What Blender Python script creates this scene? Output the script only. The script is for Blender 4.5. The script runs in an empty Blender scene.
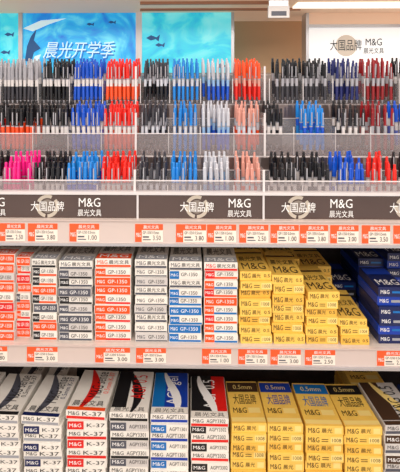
import bpy, math, random
random.seed(11)
F=460.0
def X(px,Y): return (px-190)/F*(1+Y)
def Z(py,Y): return (97-py)/F*(1+Y)
sc=bpy.context.scene
try:
    sc.view_settings.view_transform='Standard'
except Exception as e: print(e)

def lin(c):
    return tuple(((v/255)/12.92 if v/255<=0.04045 else ((v/255+0.055)/1.055)**2.4) for v in c)+(1,)
MATS={}
def M(name,rgb,rough=0.5,metal=0,alpha=1,emit=0,noise=0.0,nscale=40,spec=0.5,bump=0):
    if name in MATS: return MATS[name]
    m=bpy.data.materials.new(name); m.use_nodes=True
    nt=m.node_tree; b=nt.nodes['Principled BSDF']
    c=lin(rgb)
    b.inputs['Base Color'].default_value=c
    b.inputs['Roughness'].default_value=rough
    b.inputs['Metallic'].default_value=metal
    b.inputs['Alpha'].default_value=alpha
    b.inputs['Specular IOR Level'].default_value=spec
    if emit:
        b.inputs['Emission Color'].default_value=c
        b.inputs['Emission Strength'].default_value=emit
    if noise>0 or bump>0:
        tc=nt.nodes.new('ShaderNodeTexCoord'); n=nt.nodes.new('ShaderNodeTexNoise')
        n.inputs['Scale'].default_value=nscale; n.inputs['Detail'].default_value=4
        nt.links.new(tc.outputs['Object'],n.inputs['Vector'])
    if noise>0:
        r=nt.nodes.new('ShaderNodeValToRGB')
        r.color_ramp.elements[0].position=0.3; r.color_ramp.elements[1].position=0.7
        r.color_ramp.elements[0].color=tuple(max(0,v*(1-noise)) for v in c[:3])+(1,)
        r.color_ramp.elements[1].color=tuple(min(1,v*(1+noise)) for v in c[:3])+(1,)
        nt.links.new(n.outputs['Fac'],r.inputs['Fac'])
        nt.links.new(r.outputs['Color'],b.inputs['Base Color'])
        if emit: nt.links.new(r.outputs['Color'],b.inputs['Emission Color'])
    if bump>0:
        bp=nt.nodes.new('ShaderNodeBump'); bp.inputs['Strength'].default_value=bump; bp.inputs['Distance'].default_value=.01
        nt.links.new(n.outputs['Fac'],bp.inputs['Height']); nt.links.new(bp.outputs['Normal'],b.inputs['Normal'])
    MATS[name]=m; return m

_g={}
def glyph(s):
    if s in _g: return _g[s]
    cu=bpy.data.curves.new('t','FONT'); cu.body=s; cu.size=1; cu.resolution_u=2
    ob=bpy.data.objects.new('t',cu); sc.collection.objects.link(ob)
    dg=bpy.context.evaluated_depsgraph_get(); dg.update()
    me=ob.evaluated_get(dg).to_mesh()
    vs=[(v.co.x,v.co.y) for v in me.vertices]; fs=[tuple(p.vertices) for p in me.polygons]
    ob.evaluated_get(dg).to_mesh_clear()
    bpy.data.objects.remove(ob); bpy.data.curves.remove(cu)
    if vs:
        x0=min(v[0] for v in vs);x1=max(v[0] for v in vs);y0=min(v[1] for v in vs);y1=max(v[1] for v in vs)
        w=max(x1-x0,1e-6);h=max(y1-y0,1e-6)
        vs=[((v[0]-x0)/w,(v[1]-y0)/h) for v in vs]
    _g[s]=(vs,fs); return _g[s]

class MB:
    def __init__(s,name):
        s.name=name;s.v=[];s.f=[];s.m=[];s.ms=[];s.T=None;s.smooth=[]
    def mi(s,m):
        if m not in s.ms:s.ms.append(m)
        return s.ms.index(m)
    def add(s,vs,fs,m,smooth=False):
        b=len(s.v)
        if s.T: vs=[s.T(p) for p in vs]
        s.v+=vs; i=s.mi(m)
        for f in fs: s.f.append(tuple(b+k for k in f)); s.m.append(i); s.smooth.append(smooth)
    def box(s,x0,x1,y0,y1,z0,z1,m):
        vs=[(x0,y0,z0),(x1,y0,z0),(x1,y1,z0),(x0,y1,z0),(x0,y0,z1),(x1,y0,z1),(x1,y1,z1),(x0,y1,z1)]
        s.add(vs,[(0,3,2,1),(4,5,6,7),(0,1,5,4),(1,2,6,5),(2,3,7,6),(3,0,4,7)],m)
    def cbox(s,x0,x1,y0,y1,z0,z1,m,c=0.0012):
        prof=[(x0+c,z0),(x1-c,z0),(x1,z0+c),(x1,z1-c),(x1-c,z1),(x0+c,z1),(x0,z1-c),(x0,z0+c)]
        vs=[(a,y0,b) for a,b in prof]+[(a,y1,b) for a,b in prof]
        fs=[tuple(range(8)),tuple(range(15,7,-1))]+[(i,i+8,(i+1)%8+8,(i+1)%8) for i in range(8)]
        s.add(vs,fs,m)
    def quadF(s,x0,x1,z0,z1,y,m): s.add([(x0,y,z0),(x1,y,z0),(x1,y,z1),(x0,y,z1)],[(0,1,2,3)],m)
    def quadT(s,x0,x1,y0,y1,z,m): s.add([(x0,y0,z),(x1,y0,z),(x1,y1,z),(x0,y1,z)],[(0,1,2,3)],m)
    def polyF(s,pts,y,m): s.add([(a,y,b) for a,b in pts],[tuple(range(len(pts)))],m)
    def textF(s,t,x0,x1,z0,z1,y,m,shear=0):
        vs,fs=glyph(t)
        s.add([(x0+u*(x1-x0)+shear*v*(z1-z0),y,z0+v*(z1-z0)) for u,v in vs],fs,m)
    def textT(s,t,x0,x1,y0,y1,z,m,rot=False):
        vs,fs=glyph(t)
        if rot: s.add([(x0+(1-v)*(x1-x0),y0+u*(y1-y0),z) for u,v in vs],fs,m)
        else: s.add([(x0+u*(x1-x0),y0+v*(y1-y0),z) for u,v in vs],fs,m)
    def loft(s,cx,cy,prof,n,tilt=(0,0)):
        for k in range(len(prof)-1):
            z0,r0,m=prof[k];z1,r1,_=prof[k+1]
            vs=[]
            for z,r in((z0,r0),(z1,r1)):
                for i in range(n):
                    a=2*math.pi*i/n
                    vs.append((cx+r*math.cos(a)+tilt[0]*(z-prof[0][0]),cy+r*math.sin(a)+tilt[1]*(z-prof[0][0]),z))
            s.add(vs,[(i,(i+1)%n,(i+1)%n+n,i+n) for i in range(n)],m,True)
        z,r,m=prof[-1]; m=prof[-2][2]
        s.add([(cx+r*math.cos(2*math.pi*i/n)+tilt[0]*(z-prof[0][0]),cy+r*math.sin(2*math.pi*i/n)+tilt[1]*(z-prof[0][0]),z) for i in range(n)],[tuple(range(n))],m)
    def build(s,parent=None):
        me=bpy.data.meshes.new(s.name); me.from_pydata(s.v,[],s.f)
        for m in s.ms: me.materials.append(m)
        me.polygons.foreach_set('material_index',s.m)
        me.polygons.foreach_set('use_smooth',s.smooth)
        me.update()
        o=bpy.data.objects.new(s.name,me); sc.collection.objects.link(o)
        if parent:o.parent=parent
        return o

# ---------------- materials
white=M('card_white',(242,238,231),0.26,noise=0.03)
offw=M('card_grey',(212,208,206),0.26,noise=0.04)
yel=M('card_yellow',(250,206,96),0.3,noise=0.05)
yeld=M('card_yellow_deep',(242,192,80),0.3,noise=0.05)
yel2=M('card_yellow_light',(254,226,140),0.35)
brown=M('ink_brown',(66,42,24),0.6)
black=M('ink_black',(24,24,28),0.35)
grey=M('ink_grey',(82,84,96),0.5)
lgrey=M('ink_lightgrey',(160,162,170),0.5)
orange=M('ink_orange',(252,82,20),0.4)
red=M('ink_red',(226,28,22),0.4)
teal=M('ink_teal',(8,112,190),0.4)
blue=M('ink_blue',(18,60,170),0.35)
navy=M('ink_navy',(18,32,86),0.35)
green=M('ink_green',(104,164,110),0.5)
wht=M('ink_white',(250,250,250),0.5)
metal=M('shelf_metal',(208,196,188),0.3,noise=0.03)
darkshelf=M('shelf_back_panel',(64,56,58),0.6,noise=0.1)
silver=M('aluminium',(200,200,204),0.3,metal=0.6)
taupe=M('rack_panel_taupe',(84,68,64),0.2,noise=0.1,nscale=6)
riser=M('rack_riser',(140,126,124),0.05,noise=0.12,nscale=10,metal=.7)
acr=M('acrylic_clear',(232,234,238),0.02,alpha=0.16,spec=1)
frost=M('acrylic_smoked',(180,170,172),0.03,alpha=0.30,spec=1,bump=.7,nscale=18)
edge=M('acrylic_edge',(240,236,238),0.08,alpha=0.8)

# ---------------- room
def simple(name,x0,x1,y0,y1,z0,z1,m):
    b=MB(name); b.box(x0,x1,y0,y1,z0,z1,m); return b.build()
simple('floor',-3,3,-3,1.0,-1.55,-1.5,M('floor_tile',(200,186,172),0.3,noise=0.06,nscale=3))
woodw=M('wall_beige',(210,170,130),0.6,noise=0.05,nscale=3)
simple('wall_back',-3,3,0.9,1.0,-1.5,1.25,woodw)
simple('ceiling',-3,3,-3,1.0,1.25,1.3,M('ceiling_white',(244,238,230),0.8))
cream_glow=M('soffit_cream_glow',(240,206,178),0.6,emit=0.18)  # cream with faint emission added to brighten the underside; soffit is no lamp
b=MB('trim_soffit'); b.box(-3,3,0.42,0.9,0.312,1.25,cream_glow)
b.box(X(140,.5),X(268,.5),.5,.508,.302,.312,M('trim_wood',(176,128,100),.5))
b.box(X(140,.62),X(300,.62),.62,.628,.304,.312,M('trim_wood',(176,128,100),.5))
b.build()
b=MB('trim_soffit_light'); b.box(X(292,.6),X(420,.6),0.52,0.60,0.306,0.312,M('strip_light',(255,244,226),emit=1.1)); b.build()

# mural lightbox
Ym=0.7
def mural_mat(name,c1,c2,c3):
    m=bpy.data.materials.new(name);m.use_nodes=True;nt=m.node_tree;b=nt.nodes['Principled BSDF']
    tc=nt.nodes.new('ShaderNodeTexCoord');w=nt.nodes.new('ShaderNodeTexNoise');w.inputs['Scale'].default_value=7;w.inputs['Distortion'].default_value=1.8;w.inputs['Detail'].default_value=5
    r=nt.nodes.new('ShaderNodeValToRGB');e=r.color_ramp.elements
    e[0].position=.32;e[0].color=lin(c1);e[1].position=.7;e[1].color=lin(c3);k=e.new(.5);k.color=lin(c2)
    nt.links.new(tc.outputs['Object'],w.inputs['Vector']);nt.links.new(w.outputs['Fac'],r.inputs['Fac'])
    nt.links.new(r.outputs['Color'],b.inputs['Base Color']);nt.links.new(r.outputs['Color'],b.inputs['Emission Color'])
    b.inputs['Emission Strength'].default_value=0.55; b.inputs['Roughness'].default_value=.3
    return m
mur=mural_mat('mural_sea_blue',(10,116,206),(28,166,226),(110,218,238))
mur2=mural_mat('mural_turquoise',(20,166,212),(48,198,220),(120,224,228))
b=MB('illuminated_mural')
zt=0.312; zb=-0.05
b.box(X(22,Ym),X(136,Ym),Ym,Ym+.06,zb,zt,mur)
b.box(X(142,Ym),X(231,Ym),Ym,Ym+.06,zb,zt,mur2)
b.box(X(-60,Ym),X(18,Ym),Ym,Ym+.06,zb,zt,mur2)
b.box(X(18,Ym),X(22,Ym),Ym-.01,Ym+.06,zb,zt,silver)
b.box(X(136,Ym),X(142,Ym),Ym-.01,Ym+.06,zb,zt,M('post_white',(230,224,224),0.4,emit=.1))
b.box(X(231,Ym),X(234,Ym),Ym-.005,Ym+.06,zb,zt,silver)
ewh=M('mural_letter_white',(214,244,252),emit=.35)
ecy=M('mural_letter_cyan',(24,110,190),emit=.3)
enavy=M('mural_dark',(24,80,134),emit=.3)
y=Ym-.002
b.textF('晨光开学季',X(42,Ym)+.005,X(112,Ym)+.005,Z(58,Ym)-.005,Z(41,Ym)-.005,y+.0008,ecy,shear=.25)
b.textF('晨光开学季',X(42,Ym),X(112,Ym),Z(58,Ym),Z(41,Ym),y,ewh,shear=.25)
def P(l,Y): return [(X(a,Y),Z(c,Y)) for a,c in l]
def poly(l,mm,Y=Ym,yy=None): b.polyF(P(l,Y)[::-1],yy if yy is not None else y,mm)
poly([(24,60),(26,46),(30,36),(36,28),(33,40),(40,48),(33,52),(30,64)],enavy)
poly([(30,64),(34,56),(40,54),(38,60),(36,70)],ewh)
poly([(22,28),(40,20),(66,18),(48,24),(32,31)],ewh)
for (cx,cy,s) in((153,38,7),(160,45,5),(90,24,4),(112,22,4),(222,66,6),(8,34,5),(4,52,5)):
    poly([(cx-s,cy),(cx-s*.3,cy-s*.4),(cx+s*.5,cy-s*.1),(cx+s,cy-s*.5),(cx+s*.8,cy+s*.5),(cx+s*.4,cy+s*.15),(cx-s*.3,cy+s*.35)],enavy)
b.build()

# right lightbox sign
b=MB('illuminated_sign')
Yr=0.72
lb=M('lightbox_white',(236,236,236),emit=.5)
b.box(X(308,Yr),X(520,Yr),Yr,Yr+.06,-.05,Z(28,Yr),lb)
b.box(X(305,Yr),X(308,Yr),Yr-.006,Yr+.06,-.05,.312,silver)
b.box(X(308,Yr),X(520,Yr),Yr-.006,Yr+.06,Z(28,Yr),Z(25,Yr),silver)
b.box(X(308,Yr),X(520,Yr),Yr,Yr+.06,Z(25,Yr),.312,cream_glow)
y=Yr-.002
def disc(b,cx,cz,r,y,m,n=24): b.polyF([(cx+r*math.cos(2*math.pi*i/n),cz+r*math.sin(2*math.pi*i/n)) for i in range(n)],y,m)
def ring(b,cx,cz,r,r2,y,m,n=28,skip=()):
    for i in range(n):
        if i in skip: continue
        a=2*math.pi*i/n;c=2*math.pi*(i+1)/n
        b.add([(cx+r2*math.cos(a),y,cz+r2*math.sin(a)),(cx+r*math.cos(a),y,cz+r*math.sin(a)),(cx+r*math.cos(c),y,cz+r*math.sin(c)),(cx+r2*math.cos(c),y,cz+r2*math.sin(c))],[(0,1,2,3)],m)
pale=M('sign_emblem_beige',(206,194,180),emit=.25)
disc(b,X(345,Yr),Z(46,Yr),.04,y+.001,pale)
b.textF('大国品牌',X(329,Yr),X(360,Yr),Z(51,Yr),Z(40,Yr),y,black)
b.textF('M&G',X(364,Yr),X(380,Yr),Z(46,Yr),Z(39,Yr),y,black)
b.textF('晨光文具',X(362,Yr),X(382,Yr),Z(54,Yr),Z(48,Yr),y,black)
b.build()
b=MB('hanging_sign')
Yh=.45
b.box(X(268,Yh),X(289,Yh),Yh,Yh+.012,Z(18,Yh),Z(6,Yh),M('sign_offwhite',(216,212,210),.5))
b.box(X(269,Yh),X(288,Yh),Yh+.002,Yh+.01,Z(6,Yh),.312,silver)
b.quadF(X(271,Yh),X(286,Yh),Z(16,Yh),Z(11.5,Yh),Yh-.001,grey)
b.build()

# ---------------- shelf
XL,XR=-.62,.66
zs1t,zs1b=Z(220,0),Z(245,0)
zs2t,zs2b=Z(346,0),Z(366,0)
zs3t=-.905
b=MB('display_shelving')
b.box(XL,XR,.43,.46,-1.5,.05,darkshelf)
for zt_,th in((zs1t,.02),(zs2t,.018),(zs3t,.018)):
    b.box(XL,XR,.004,.43,zt_-th,zt_,metal)
for zt_,zb_ in((zs1t,zs1b),(zs2t,zs2b),(zs3t,zs3t-.045)):
    b.box(XL,XR,0,.004,zb_,zt_,M('price_strip',(214,198,192),0.2))
    b.box(XL,XR,-.006,0,zb_-.002,zb_+.003,silver)
    b.box(XL,XR,-.004,0,zt_-.003,zt_,M('strip_lip',(206,190,184),.3))
b.box(XL-.03,XL,-.0,.46,-1.5,.05,metal); b.box(XR,XR+.03,-.0,.46,-1.5,.05,metal)
b.box(XL,XR,.03,.43,-1.5,-1.40,darkshelf)
b.build()

b=MB('price_labels')
tagw=M('tag_paper',(246,236,224),.4); tago=M('tag_orange',(250,94,44),.4)
def tag(x0,x1,y0,y1,k):
    a0,a1=X(x0,0),X(x1,0);z1,z0=Z(y0,0),Z(y1,0); yy=-.0012
    b.box(a0,a1,yy,0,z0,z1,tagw)
    h=z1-z0;w=a1-a0
    b.quadF(a0,a1,z0+h*.66,z1,yy-.0003,tago)
    b.quadF(a0,a0+w*.24,z0,z1,yy-.0004,tago)
    b.textF('晨光文具',a0+w*.3,a0+w*.85,z0+h*.73,z0+h*.93,yy-.0006,wht)
    b.textF('M&G',a0+w*.04,a0+w*.21,z0+h*.28,z0+h*.52,yy-.0008,wht)
    b.textF('%d.%d0'%(random.randint(1,3),random.choice([0,5,8])),a0+w*.64,a0+w*.92,z0+h*.10,z0+h*.36,yy-.0006,black)
    b.textF('GP-1350 0.5mm',a0+w*.28,a0+w*.86,z0+h*.44,z0+h*.60,yy-.0006,black)
    b.quadF(a0+w*.28,a0+w*.5,z0+h*.24,z0+h*.32,yy-.0006,grey)
    b.quadF(a0+w*.28,a0+w*.56,z0+h*.1,z0+h*.15,yy-.0006,grey)
for i,(a,c) in enumerate([(-28,-3),(-2,24),(27,57),(69,99),(135,163),(176,206),(207,236),(239,268),(270,298),(299,327),(329,357),(360,388),(391,420)]): tag(a,c,224,242,i)
for i,(a,c) in enumerate([(-26,6),(26,57),(95,130),(136,166),(202,231),(238,267),(270,300),(304,334),(375,405)]): tag(a,c,348,363,i)
b.build()

# ---------------- pen rack
rack=MB('pen_display_rack')
zf=zs1t
yp=.012
PT_=196
rack.box(XL,XR,yp,yp+.006,zf,Z(PT_,0),taupe)
rack.box(XL,XR,yp-.004,yp+.02,Z(PT_,0),Z(PT_-3,0),edge)
def logo(x):
    cx,cz=X(x+15,0),Z(208,0)
    ring(rack,cx,cz,.0255,.018,yp-.001,M('emblem_beige',(196,186,172),.5),skip=(3,4,12,20))
    disc(rack,cx,cz,.015,yp-.0008,M('emblem_dim',(132,122,114),.5))
    rack.textF('大国品牌',X(x-2,0),X(x+32,0),Z(213,0),Z(203,0),yp-.0016,wht)
    rack.textF('M&G',X(x+47,0),X(x+69,0),Z(208.5,0),Z(199.5,0),yp-.001,wht)
    rack.textF('晨光文具',X(x+46,0),X(x+70,0),Z(218,0),Z(211,0),yp-.001,wht)
for x in(30,182,284,-68,392): logo(x)
for px in(137,264): rack.box(X(px-1,0),X(px+1,0),yp-.003,yp,zf,Z(PT_,0),edge)
tiers=[
 (.025,.135,zf+.0015,Z(181,.025),'C'),
 (.165,.285,-.145,Z(134,.165),'B'),
 (.31,.41,-.018,Z(106,.31),'A')]
rack.box(XL,XR,.14,.42,zf,-.150,riser)
rack.box(XL,XR,.30,.42,-.150,-.022,riser)
steps=.009
for Y0,Y1,z0,zp,k in tiers:
    rack.box(XL,XR,Y0,Y1,z0-.0015 if k=='C' else z0-.004,z0,frost if k!='C' else metal)
    rack.box(XL,XR,Y0-.003,Y0,z0-.004,zp,frost)
    rack.box(XL,XR,Y0-.0045,Y0+.001,zp,zp+.0022,edge)
    if k!='C': rack.box(XL,XR,Y0-.0045,Y0+.001,z0-.005,z0-.0035,edge)
    d=(Y1-Y0)/3
    for r in(1,2): rack.box(XL,XR,Y0+d*r,Y1,z0+steps*(r-1),z0+steps*r,frost)
    rack.box(XL,XR,Y1,Y1+.003,z0,z0+.085,acr)
    rack.box(XL,XR,Y1-.001,Y1+.004,z0+.085,z0+.0865,edge)
rack.box(XL,XR,.418,.424,-.022,.075,M('acrylic_back',(180,166,158),.1,alpha=.5))

def pm(n,c,r=.12): return M('pen_'+n,c,r,spec=.7)
k_black=pm('black',(22,22,28));k_blue=pm('blue',(12,84,206));k_red=pm('red',(232,36,24));k_nav=pm('navy',(26,36,104));k_mar=pm('maroon',(146,22,30))
k_sil=pm('silver',(170,170,178));k_cl=pm('clear_barrel',(202,206,216));k_clb=pm('clear_blue',(140,180,222));k_clr=pm('clear_red',(224,160,146));k_pink=pm('pink',(240,30,140));k_or=pm('orange',(248,86,34));k_lb=pm('light_blue',(24,134,222));k_dg=pm('dark_grey',(58,58,66)); k_w=pm('white_band',(220,216,216))
S={'silver':(k_sil,k_w,k_dg),'black':(k_black,k_w,k_black),'blue':(k_blue,k_w,k_blue),'red':(k_red,k_w,k_or),'clrk':(k_dg,k_cl,k_black),
 'clblue':(k_cl,k_clb,k_blue),'clblue2':(k_lb,k_cl,k_lb),'orange':(k_or,k_clr,k_red),'clred':(k_clr,k_cl,k_or),'navy':(k_nav,k_sil,k_nav),
 'maroon':(k_mar,k_sil,k_mar),'redk':(k_black,k_red,k_red),'pink':(k_pink,k_pink,k_pink),'lblue':(k_lb,k_blue,k_lb),'dark':(k_black,k_sil,k_dg),'redtop':(k_black,k_or,k_or)}
def pen(b,x,y,z,h,st,r=.0048):
    u,w,g=st
    t=(random.uniform(-.03,.03),random.uniform(-.03,.03))
    n=8
    b.loft(x,y,[(z,.0012,k_sil),(z+.08*h,.0034,g),(z+.1*h,r,g),(z+.42*h,r*.98,w),(z+.58*h,r,k_sil),(z+.61*h,r*1.08,u),(z+.90*h,r*.98,u),(z+.91*h,r*.72,u),(z+.985*h,r*.68,u),(z+h,r*.5,u)],n,t)
    a=random.uniform(-.5,.5)
    ox,oy=math.sin(a),-math.cos(a)
    cx=x+t[0]*.75*h+ox*r*1.25; cy=y+t[1]*.75*h+oy*r*1.25
    b.box(cx-.0012,cx+.0012,cy-.0008,cy+.0008,z+.63*h,z+.90*h,u if random.random()<.45 else k_sil)
    b.box(min(cx,x)-.0009,max(cx,x)+.0009,min(cy,y),max(cy,y),z+.87*h,z+.90*h,u)
A=[(-34,0,'silver'),(2,37,'silver'),(41,69,'black'),(72,102,'blue'),(105,139,'red'),(143,168,'clrk'),(172,199,'clblue2'),(202,230,'clblue'),(234,261,'orange'),
   (275,299,'dark'),(303,327,'dark'),(333,358,'navy'),(364,392,'maroon'),(397,425,'black')]
B=[(-40,-4,'redk'),(0,33,'redtop'),(36,68,'black'),(71,101,'blue'),(104,136,'red'),(139,166,'clrk'),(172,198,'clblue2'),(202,230,'clblue'),(236,262,'clred'),
   (266,282,'black'),(301,325,'lblue'),(339,364,'black'),(368,393,'maroon'),(398,425,'blue')]
C=[(-38,-5,'black'),(0,30,'pink'),(33,64,'black'),(66,97,'lblue'),(100,132,'red'),(137,166,'clrk'),(170,198,'clblue2'),(203,230,'clblue'),(236,262,'clred'),
   (272,298,'black'),(302,329,'black'),(335,365,'blue'),(369,396,'red'),(402,430,'black')]
for (Y0,Y1,z0,zp,k),cols in zip(tiers,(C,B,A)):
    d=(Y1-Y0)/3
    yf=Y0+d*.5
    secs={0:MB('ballpoint_pens'),1:MB('ballpoint_pens'),2:MB('ballpoint_pens')}
    for i,(p0,p1,st) in enumerate(cols):
        q=0 if p1<140 else 1 if p1<263 else 2
        sec=secs[q]
        x0,x1=X(p0,yf),X(p1,yf)
        n=max(3,int((x1-x0)/(.0112,.0118,.013)[q]))
        for r in range(3):
            for j in range(n):
                if random.random()<(.03,.1,.08)[q]: continue
                pen(sec,x0+(j+.5)*(x1-x0)/n+random.uniform(-.0008,.0008),Y0+d*(r+.5)+random.uniform(-.004,.004),z0+steps*r,.116+random.uniform(-.001,.002),S[st],(.0048,.0042,.0046)[q])
        gx=X((p1+ (cols[i+1][0] if i+1<len(cols) else p1+4))/2,yf)
        rack.box(gx-.001,gx+.001,Y0,Y1,z0,z0+.07,acr)
        rack.box(gx-.001,gx+.001,Y0-.0015,Y0,z0,z0+.07,edge)
    for s_ in secs.values(): s_.build()
for px in(136,264):
    for Y0,Y1,z0,zp,k in tiers:
        x=X(px+(0 if k!='C' else -1),Y0)
        rack.box(x-.002,x+.002,Y0-.006,Y1,z0,z0+.105,acr)
        rack.box(x-.0025,x+.0025,Y0-.008,Y0-.006,z0-.004,z0+.105,edge)
rack.build()

# ---------------- pen cartons
def swoosh(b,w,L,z,m,c0,ph):
    n=8
    for i in range(n):
        t0=i/n;t1=(i+1)/n
        f=lambda t:w*(c0+.22*math.sin(ph+t*3.2))
        wd=lambda t:w*(.03+.1*math.sin(math.pi*t))
        b.add([(f(t0)-wd(t0),t0*L,z),(f(t0)+wd(t0),t0*L,z),(f(t1)+wd(t1),t1*L,z),(f(t1)-wd(t1),t1*L,z)],[(0,1,2,3)],m)
def carton(b,x,y,z,w,L,h,body,front,top,ang):
    ca,sa=math.cos(ang),math.sin(ang)
    cx=w/2;cy=L/2
    def T(p):
        a,c=p[0]-cx,p[1]-cy
        return (x+cx+a*ca-c*sa,y+cy+a*sa+c*ca,z+p[2])
    b.T=T
    b.cbox(0,w,0,L,0,h,body)
    e=.0004;k=0
    for it in front:
        k+=1
        yy=-e-k*.00006
        if it[0]=='r': b.quadF(max(w*it[1],.0012),min(w*it[2],w-.0012),h*(.06+.88*it[3]),h*(.06+.88*it[4]),yy,it[5])
        else: b.textF(it[6],w*it[1],w*it[2],h*it[3],h*it[4],yy,it[5])
    if top:
        for it in top:
            k+=1
            zz=h+e+k*.00006
            if it[0]=='r': b.quadT(max(w*it[1],.0012),min(w*it[2],w-.0012),L*it[3],L*it[4],zz,it[5])
            elif it[0]=='s': swoosh(b,w,L,zz,it[3],it[1],it[2])
            elif it[0]=='v': b.textT(it[6],w*it[1],w*it[2],L*it[3],L*it[4],zz,it[5],rot=True)
            else: b.textT(it[6],w*it[1],w*it[2],L*it[3],L*it[4],zz,it[5])
    b.T=None
def gp(ci,cb,band=True,code='GP-1350'):
    f=[('r',.0,.30,0,1,ci),('t',.05,.27,.35,.68,wht,'M&G')]
    if band: f.append(('r',.30,1,0,.24,cb))
    f+=[('t',.36,.86,.38,.78,black,code)]
    return f
def gps(c):
    return [('r',0,1,0,1,c),('t',.07,.28,.32,.7,wht,'M&G'),('t',.36,.9,.32,.72,wht,'GP-1350')]
def gph(ci):
    return [('r',0,1,0,.26,ci),('t',.06,.34,.38,.82,ci,'M&G'),('t',.38,.94,.38,.82,black,'晨光文具')]
yf_=[('t',.06,.33,.22,.78,brown,'M&G'),('t',.38,.66,.25,.75,brown,'晨光'),('t',.76,.95,.32,.68,brown,'0.5')]
yf2=[('r',.66,.97,.12,.88,yel2),('t',.06,.36,.25,.8,brown,'M&G'),('t',.70,.94,.3,.7,brown,'1008'),('r',.42,.6,.3,.38,brown),('r',.42,.6,.55,.63,brown)]
def stack(p0,p1,ptop,zfl,Y0,body,fronts,top=None,L=.15,h=.0205,name='pen_cartons',jit=.008,ja=.012,topang=None):
    b=MB(name)
    x0,x1=X(p0,Y0),X(p1,Y0)
    H=Z(ptop,Y0)-zfl
    n=max(1,round(H/h)); hh=H/n
    w=x1-x0-.0024
    for i in range(n):
        last=i==n-1
        fr=fronts[(n-1-i)%len(fronts)] if not callable(fronts) else fronts(n-1-i)
        bd=body[(n-1-i)%len(body)] if isinstance(body,list) else body
        carton(b,x0+.0012+random.uniform(-.001,.001),Y0+random.uniform(-.0,jit),zfl+i*hh,w,L,hh-.0003,bd,fr,top if last else None,topang if (last and topang is not None) else random.uniform(-ja,ja))
    return b.build()
Z2=zs2t
topgp=lambda c:[('r',0,1,0,.2,c),('t',.1,.9,.04,.17,wht,'M&G'),('t',.1,.9,.3,.6,black,'晨光文具')]
Yb=.012
stack(-40,-12,262,Z2,Yb,[white,offw],[gp(teal,teal),gp(orange,orange)],topgp(teal))
stack(-11,13,256,Z2,Yb,[white,white,offw],[gps(orange),gps(orange),gp(green,orange),gps(orange),gp(red,orange),gps(red),gps(orange)],topgp(orange))
stack(14,29.5,258,Z2,Yb+.01,[white],[gps(orange),gp(orange,red),gps(red),gps(orange),gp(grey,orange)],topgp(orange))
stack(30,56,260,Z2,Yb,white,lambda i: gph(black) if i==0 else (gps(orange) if i in(3,7) else (gps(grey) if i==5 else gp(black,orange))),topgp(lgrey))
stack(57,92,262,Z2,Yb,[white,offw],lambda i: gph(grey) if i==0 else (gps(grey) if i in(3,6) else gp(black if i in(2,4) else grey,black if i%3==1 else grey)),topgp(lgrey))
stack(93.5,131,260,Z2,Yb,white,lambda i: gph(orange) if i==0 else (gps(orange) if i in(2,3,5) else gp(orange,orange if i%2 else red)),topgp(orange))
stack(134,167.5,260,Z2,Yb,[white,white,offw],lambda i: gph(grey) if i%3==0 else [('t',.06,.3,.35,.75,grey,'M&G'),('t',.4,.9,.35,.75,black,'GP-1350'),('r',0,1,0,.14,grey)],topgp(lgrey))
stack(168.5,202.5,262,Z2,Yb,white,lambda i: gph(grey) if i in(0,2) else (gps(teal) if i in(5,7) else (gp(teal,teal) if i>1 else gp(teal,teal,False))),topgp(lgrey))
stack(203.5,238,262,Z2,Yb,white,lambda i: gph(red) if i==0 else (gps(orange) if i==4 else (gp(red,orange) if i in(1,3,6) else gp(orange,teal))),topgp(lgrey))
ytop=[('t',.12,.88,.08,.34,brown,'M&G'),('t',.1,.9,.42,.62,brown,'晨光文具'),('r',.02,.98,.76,.82,brown)]
yfm=lambda i: yf2 if i%2 else yf_
ys=[yel,yel,yeld]
stack(239,271.5,272,Z2,Yb,ys,yfm,ytop,jit=.012,ja=.025,topang=.03)
stack(236,267,258,Z2,Yb+.165,ys,yfm,ytop)
stack(272.5,304.5,275,Z2,Yb,ys,yfm,ytop,jit=.012,ja=.025,topang=-.03)
stack(268,299,258,Z2,Yb+.165,ys,yfm,ytop)
stack(305.5,338,291,Z2,Yb,ys,yfm,ytop,jit=.012,ja=.025,topang=.04)
stack(300,331,266,Z2,Yb+.165,ys,yfm,ytop)
stack(339,368,318,Z2,Yb,ys,yfm,ytop,jit=.012,ja=.025,topang=-.04)
nf=[[('t',.08,.4,.3,.7,wht,'M&G'),('r',.5,.9,.35,.6,teal)],[('t',.08,.4,.3,.7,wht,'M&G'),('r',.5,.9,.3,.6,lgrey)]]
nt_=[('t',.1,.9,.1,.35,wht,'M&G'),('r',0,1,.6,.9,blue)]
stack(333,356,282,Z2,Yb+.19,[navy,black,navy],nf,nt_)
stack(358,384,258,Z2,Yb+.19,[navy,blue,navy],nf,nt_)
stack(386,414,252,Z2,Yb+.17,[navy,blue],nf,nt_)
stack(377,405,286,Z2,Yb,[navy,blue,navy],nf,nt_,L=.12)

# bottom row
Z3=zs3t
def kf(c1,c2,code):
    def f(i):
        l=[('r',0,1,0,.34,c1),('t',.06,.34,.46,.86,black,'M&G'),('t',.42,.92,.44,.88,black,code)]
        if i%2: l=[('r',0,.42,0,1,c2),('t',.06,.36,.3,.7,wht,'M&G'),('t',.50,.95,.32,.72,black,code)]
        return l
    return f
ktop=lambda c,c2:[('s',.3,0,c),('v',.42,.74,.3,.95,black,'M&G sense'),('v',.78,.92,.4,.95,c2,'0.5mm K-37'),('r',0,1,0,.07,c2),('t',.1,.9,.1,.22,black,'晨光文具')]
Yc=.014
stack(-64,-23,416,Z3,Yc,white,kf(grey,black,'K-35'),ktop(grey,grey))
stack(-22,18,418,Z3,Yc,white,kf(lgrey,black,'K-37'),ktop(grey,black),topang=-.03,ja=.025)
stack(21,61,419,Z3,Yc,white,kf(lgrey,navy,'K-37'),ktop(grey,navy),topang=-.06,ja=.025)
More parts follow.
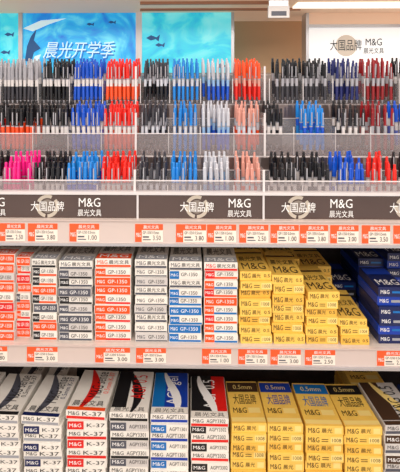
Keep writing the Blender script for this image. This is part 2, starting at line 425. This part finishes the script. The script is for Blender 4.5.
stack(65,106.5,414,Z3,Yc,white,kf(red,red,'K-37'),ktop(red,orange),topang=-.05,ja=.025)
stack(109,149,414,Z3,Yc,[white,offw],kf(black,grey,'AGPY3301'),[('r',0,1,0,1,white),('r',0,.4,.1,1,black),('s',.45,.5,black),('v',.45,.85,.3,.9,red,'AGP 0.5'),('t',.1,.9,.02,.11,black,'晨光文具')])
stack(150,189,416,Z3,Yc,[white,white],kf(blue,teal,'AGPT1301'),[('r',0,1,0,1,blue),('r',0,.35,.1,1,teal),('s',.5,1,wht),('v',.4,.8,.2,.9,wht,'AGP gel'),('r',0,1,0,.14,white),('t',.1,.9,.02,.11,black,'晨光文具')])
stack(190.5,229.5,418,Z3,Yc,[white,white],kf(red,black,'AGPY3302'),[('r',0,1,0,1,black),('r',.6,1,.1,1,red),('s',.45,1.5,wht),('v',.35,.7,.2,.9,wht,'AGP 0.5'),('r',0,1,0,.14,white),('t',.1,.9,.02,.11,black,'晨光文具')])
def yt(c,s): return [('r',0,1,.72,.96,c),('t',.2,.8,.79,.90,yel2,s),('t',.15,.85,.42,.66,c,'大国品牌'),('t',.1,.5,.22,.34,brown,'M&G'),('r',.55,.9,.22,.34,yel2),('r',0,1,.03,.12,yel2)]
def yb(i):
    return [('t',.06,.36,.22,.78,brown,'M&G'),('t',.42,.7,.25,.75,brown,'晨光'),('r',.76,.95,.15,.85,yel2)] if i%2==0 else yf2
stack(230.5,266.5,424,Z3,Yc,ys,yb,yt(brown,'0.5mm'),topang=.015)
stack(267.5,304,424,Z3,Yc,ys,yb,yt(blue,'0.5mm'),topang=0)
stack(305,343,424,Z3,Yc,ys,yb,yt(teal,'0.5mm'),topang=-.01)
stack(344,382,426,Z3,Yc,ys,yb,yt(black,'0.5mm'),topang=.02)
stack(383.5,424,424,Z3,Yc,[offw,white],kf(grey,brown,'K-39'),[('r',0,.5,.1,1,brown),('s',.5,1,yel2),('v',.5,.85,.2,.9,black,'M&G 0.5'),('r',0,1,0,.08,brown)],topang=.03)
stack(425,462,424,Z3,Yc,[navy,blue],nf,nt_)
stack(10,34,388,Z3,Yc+.175,white,kf(grey,black,'K-37'),ktop(grey,black))
stack(40,62,386,Z3,Yc+.175,white,kf(grey,black,'K-37'),ktop(grey,black))
stack(352,388,386,Z3,Yc+.18,ys,yb,yt(brown,'0.5'))

# ---------------- light
def area(name,loc,rot,sx,sy,p,col):
    l=bpy.data.lights.new(name,'AREA');l.shape='RECTANGLE';l.size=sx;l.size_y=sy;l.energy=p;l.color=col
    o=bpy.data.objects.new(name,l);o.location=loc;o.rotation_euler=rot;sc.collection.objects.link(o)
area('ceiling_light',(0,-1.7,1.15),(math.radians(50),0,0),2.8,1.0,62,(1,.925,.85))
area('ceiling_light',(0,-.25,1.22),(0,0,0),2.4,.4,12,(1,.92,.85))
w=bpy.data.worlds.new('World');sc.world=w;w.use_nodes=True
w.node_tree.nodes['Background'].inputs[0].default_value=(1,.93,.885,1)
w.node_tree.nodes['Background'].inputs[1].default_value=.9
cam=bpy.data.cameras.new('Camera');co=bpy.data.objects.new('Camera',cam);sc.collection.objects.link(co)
yaw=math.radians(1.2)
co.location=(0,-1,0);co.rotation_euler=(math.pi/2,0,yaw)
cam.sensor_fit='HORIZONTAL';cam.sensor_width=36;cam.lens=36*F/400;cam.shift_x=10/400+math.tan(yaw)*F/400;cam.shift_y=-(236-97)/400;cam.clip_start=.01
sc.camera=co
